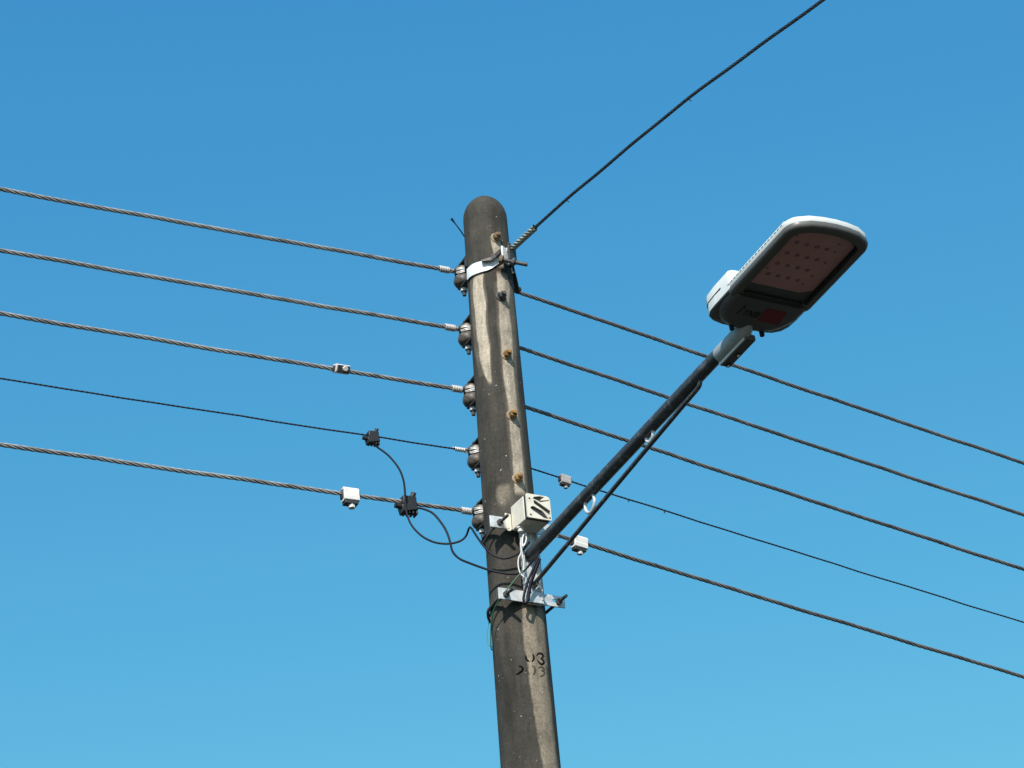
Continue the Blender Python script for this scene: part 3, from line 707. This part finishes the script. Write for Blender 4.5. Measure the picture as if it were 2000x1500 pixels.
# gear compartment
loft([(.011, 0), (.0135, .8), (.018, .995)], outline_mix, False).build('cover_edge', 'under', lamp, smooth=35)
loft([(.0181, 1), (.080, 1), (.092, 1.008), (.099, 1.022), (.102, 1.040)], outline_mix).build('gear_compartment', 'shell', lamp, smooth=35)
loft([(-.0072, .024), (-.0050, .016), (.003, .006), (.0115, -.001), (.013, -.001), (.0131, .01)], lambda ins: [(min(a, .200), w_) for a, w_ in outline_box(ins)]).build('compartment_cover', 'under', lamp, smooth=45)
# seam round the compartment
se = [(a, w_) for a, w_ in outline_case(-.0004) if a < .12 and w_ < .0]; se = [(.15, -.1574)]+se[::-1]
MB().tube([L(a, w_, .052) for a, w_ in se], .0022, 6).build('compartment_seam', 'gasket', lamp)
# cooling fins across the top
mb = MB()
for q in range(19):
    a = .195+.0190*q; k = 1 if a < .46 else max(0, 1-((a-.46)/.12)**2)
    hw = .1555-(0 if a < .52 else (a-.52)*.9)
    pr = [(-hw-.0035, .036), (-hw+.006, .050), (-hw+.026, .060), (-hw+.06, .068), (hw-.06, .068), (hw-.026, .060), (hw-.006, .050), (hw+.0035, .036)]
    vs = [L(a+dd, x, y) for dd in (-.0062, .0062) for x, y in pr]; m_ = len(pr)
    mb.add(vs, [tuple(range(m_)), tuple(range(m_, 2*m_))[::-1]]+[(i, (i+1) % m_, (i+1) % m_+m_, i+m_) for i in range(m_)])
mb.build('cooling_fins', 'shell', lamp, smooth=0)
MB().tube([L(.14, -.10, .10), L(.14, -.10, .116)], .004, 8).build('vent_pin', 'shell', lamp)
# print on the underside
def strokes(mb, segs, a0, w0, sa, sw, th, n):
    for (x0, y0), (x1, y1) in segs:
        p, q = Vector((x0, y0)), Vector((x1, y1)); d = (q-p)
        P_ = L(a0+p.y*sa, w0+(p.x+p.y*.15)*sw, n); Q_ = L(a0+q.y*sa, w0+(q.x+q.y*.15)*sw, n); dd = (Q_-P_).normalized(); pp = dd.cross(LN)
        e = th/2; mb.add([P_-dd*e+pp*e, P_-dd*e-pp*e, Q_+dd*e-pp*e, Q_+dd*e+pp*e], [(0, 1, 2, 3)])
T = [((0, 1), (1, 1)), ((.5, 1), (.5, 0))]
N_ = [((0, 0), (0, 1)), ((0, 1), (.85, 0)), ((.85, 0), (.85, 1))]
B = [((0, 0), (0, 1)), ((0, 1), (.6, 1)), ((.6, 1), (.78, .76)), ((.78, .76), (.6, .53)), ((.6, .53), (0, .53)), ((.6, .53), (.85, .27)), ((.85, .27), (.6, 0)), ((.6, 0), (0, 0))]
cover_n = -.0082
for i, (g_, nm) in enumerate(((T, 'letter'), (N_, 'letter'), (B, 'letter'))):
    mb = MB(); strokes(mb, g_, .112, -.066+.0235*i, .026, .0170, .0048, cover_n); mb.build(nm, 'ink', lamp, smooth=0)
mb = MB(); strokes(mb, [((0, 0), (.2, 1)), ((.2, 1), (.5, .7))], .110, -.082, .050, .014, .004, cover_n); mb.build('arrow_mark', 'ink', lamp, smooth=0)
MB().plate([(.098, .008), (.168, .002), (.168, .080), (.098, .088)], [], lambda x, y, d: L(x, y, d), -.0074, -.0086).build('red_label', 'red', lamp, smooth=0)
for w_ in (-.054, .066):
    MB().lathe(L(.034, w_, .004), -LN, [(0, .0085), (.017, .0085), (.019, .006)], 12).build('cover_screw', 'gasket', lamp)
# spigot collar
MB().lathe(O-LA*.128, LA, [(0, .0262), (.0, .0285), (.003, .030), (.10, .0305), (.145, .0315), (.165, .027), (.195, .010)], 28).build('spigot_collar', 'collar', lamp)
MB().box(O-LA*.052+WV*.018-LN*.026, (LA, WV, LN), (.084, .020, .011)).build('collar_clamp', 'under', lamp, bevel=.003)
MB().box(O-LA*.055-WV*.004-LN*.029, (LA, WV, LN), (.078, .003, .009)).build('collar_rib', 'shell', lamp, bevel=.001)
for a in (-.122, -.058):
    MB().lathe(O+LA*a+WV*.022-LN*.036, -LN, [(0, .0095), (.006, .0095), (.0062, .006)], 12).build('clamp_bolt', 'gasket', lamp)
    MB().lathe(O+LA*a+WV*.022-LN*.0415, -LN, [(0, .0055), (.004, .0048)], 10).build('bolt_tip', 'alu_white', lamp)

# ------------------------------------------------------------ fuse box
fb = thing('fuse_box', A(.18, -.014, 5.49), 'small cream metal fuse box with grooved front, mounted above the lamp arm', 'fuse box')
wl, wr, zb, zt = -.066, .037, 5.489, 5.590
MB().box(A(.178, (wl+wr)/2, (zb+zt)/2), (AX, WV, ZV), (.052, (wr-wl)/2, (zt-zb)/2)).build('case', 'ivory', fb, bevel=.004)
def fr(u, v, d): return A(d, wl+(wr-wl)*u, zt-(zt-zb)*v)
outer = [(.0, .03), (.03, 0), (.86, 0), (.96, .04), (1, .14), (1, .97), (.97, 1), (.03, 1), (0, .97)]
G1 = [(.13, .60), (.19, .52), (.28, .50), (.64, .645), (.74, .76), (.89, .96), (.68, .935), (.22, .68)]
G2 = [(.30, .25), (.37, .25), (.975, .59), (.975, .79), (.88, .74), (.31, .385)]
G3 = [(.27, .18), (.33, .10), (.58, .035), (.78, .05), (.64, .15), (.60, .215), (.965, .135), (.965, .175), (.57, .295), (.50, .255)]
MB().plate(outer, [G1, G2, G3], fr, .2470, .254).build('front_cover', 'ivory', fb, smooth=0)
MB().box(A(.2378, (wl+wr)/2, (zb+zt)/2), (AX, WV, ZV), (.0085, (wr-wl)/2-.002, (zt-zb)/2-.002)).build('groove_shade_plate', 'conn_dark', fb)  # added dark plate: shade of the cover grooves put into its colour
for u, v in ((.13, .20), (.13, .88), (.93, .90)):
    MB().lathe(fr(u, v, .2535), AX, [(0, .0042), (.001, .0040)], 10).build('cover_screw', 'conn_dark', fb)
MB().plate([(-.090, 5.498), (-.084, 5.489), (-.074, 5.489), (-.066, 5.497), (-.066, 5.560), (-.090, 5.563)], [slot(-.0785, 5.499, .0032, .0032, 8)], lambda x, y, d: A(d, x, y), .120, .124).build('mounting_tab', 'ivory', fb, smooth=0)
MB().lathe(A(.165, -.050, 5.489), -ZV, [(0, .016), (.006, .016), (.007, .012), (.020, .0125), (.022, .009)], 16).build('cable_gland', 'conn', fb)

# ------------------------------------------------------------ loose cables
def z3(l): return [(850+x/5, 840+y/5) for x, y in l]
def z4(l): return [(900+x/6, 1100+y/6) for x, y in l]
def cable(name, pts, Y, r, m, label, cat='cable', extra=None, group=None):
    """pts in photo pixels, Y: distance of each (list of (index fraction, y))"""
    n = len(pts); fr_, ys = zip(*Y); P = []
    for i, (x, y) in enumerate(pts): P.append(at_y(x, y, float(np.interp(i/(n-1), fr_, ys))))
    o = MB().tube(smooth_path(P, 8), r, 8).build(name, m, loc=P[0], smooth=60)
    return tag(o, label, cat, group)
YB = PY-.155
cable('black_cable', [(731, 869), (738, 874), (760, 891), (779, 915), (788, 938), (791, 962), (792, 985), (796, 1008), (804, 1026), (817, 1041), (832, 1052), (852, 1060), (876, 1062), (898, 1057), (910, 1047), (916, 1032), (920, 1031), (930, 1046), (942, 1063), (955, 1078), (968, 1087), (986, 1091), (1006, 1085), (1022, 1073), (1034, 1058)],
      [(0, 8.325), (.25, 8.365), (.6, 8.36), (.66, 8.30), (.75, 8.19), (.85, 8.175), (1, 8.15)], .0042, 'pvc_black',
      'black cable looping down from the small connector and kinked before the pole')
cable('black_cable', [(806, 991), (816, 992), (830, 995), (846, 1003), (861, 1020), (872, 1038), (879, 1058), (884, 1077), (897, 1091), (920, 1101), (948, 1111), (974, 1118), (998, 1121), (1016, 1119), (1030, 1108), (1040, 1095), (1050, 1082)],
      [(0, 8.41), (.4, 8.36), (.62, 8.19), (.72, 8.175), (1, 8.13)], .0045, 'pvc_black',
      'black cable from the ribbed connector, crossing the pole below the other cable')
cable('black_cable', z4([(905, -60), (870, 20), (830, 110), (790, 200), (760, 300), (742, 370), (735, 425), (750, 462), (772, 462), (790, 425), (800, 330), (815, 240), (850, 140), (890, 40), (915, -30)]),
      [(0, 8.14), (.5, 8.155), (1, 8.13)], .0050, 'pvc_black', 'narrow black cable loop hanging over the lower lamp bracket')
cable('black_cable', z4([(930, -50), (900, 30), (870, 110), (835, 210), (812, 300), (800, 380), (795, 440)]),
      [(0, 8.145), (1, 8.155)], .0050, 'pvc_black', 'short black cable hanging straight from the arm base beside the loop')
cable('white_cable', [(1018, 1050), (1017, 1062), (1018, 1078), (1013, 1090), (1012, 1102), (1014, 1114), (1018, 1122), (1024, 1127)], [(0, 8.15), (1, 8.15)], .0026, 'pvc_white', 'outer thin white wire curving down below the fuse box')
cable('white_cable', [(1017, 1040), (1018, 1056), (1019, 1072), (1021, 1088), (1023, 1102), (1023, 1112), (1019, 1120), (1017, 1123)], [(0, 8.155), (1, 8.15)], .0023, 'pvc_white', 'inner thin white wire running straight down below the fuse box')
cable('grey_cable', [(1027, 1041), (1028, 1052), (1026, 1061), (1021, 1067), (1020, 1060), (1021, 1050), (1024, 1042)], [(0, 8.145), (1, 8.145)], .0030, 'conn', 'short grey cable loop under the fuse box gland')
cable('green_wire', z4([(800, 20), (760, 62), (680, 140), (600, 238), (540, 312), (470, 402), (408, 500), (376, 590), (358, 700), (352, 800), (350, 900), (352, 970), (362, 1012), (374, 1016)]),
      [(0, 8.15), (.35, 8.145), (.5, 8.185), (.7, 8.23), (1, 8.25)], .0026, 'green', 'green wire slanting across the lower bracket and hanging at the pole edge')
cable('teal_wire', z4([(345, 660), (332, 700), (315, 760), (306, 850), (308, 910), (322, 950), (350, 972), (372, 980)]), [(0, 8.27), (1, 8.26)], .0020, 'teal', 'thin teal wire loop hanging left of the pole under the bracket')
cable('black_lashing', z4([(470, 396), (420, 428), (372, 480), (335, 535), (318, 585), (322, 640), (345, 690), (352, 640)]), [(0, 8.185), (.5, 8.22), (1, 8.29)], .0052, 'strap', 'dark lashing wire bulging around the left pole edge below the bracket', 'wire')
cable('pole_lashing', z3([(590, 925), (560, 965), (520, 1020), (495, 1065), (470, 1100)]), [(0, 8.185), (1, 8.235)], .0048, 'strap', 'dark lashing wire running down left from the upper bracket plate', 'wire')
cable('thin_wire', [(1060, 1041), (1060, 1050), (1058, 1060), (1056, 1070), (1050, 1082), (1044, 1096)], [(0, 8.10), (1, 8.12)], .0018, 'pvc_black', 'very thin dark wire lying across the base of the lamp arm', 'wire')
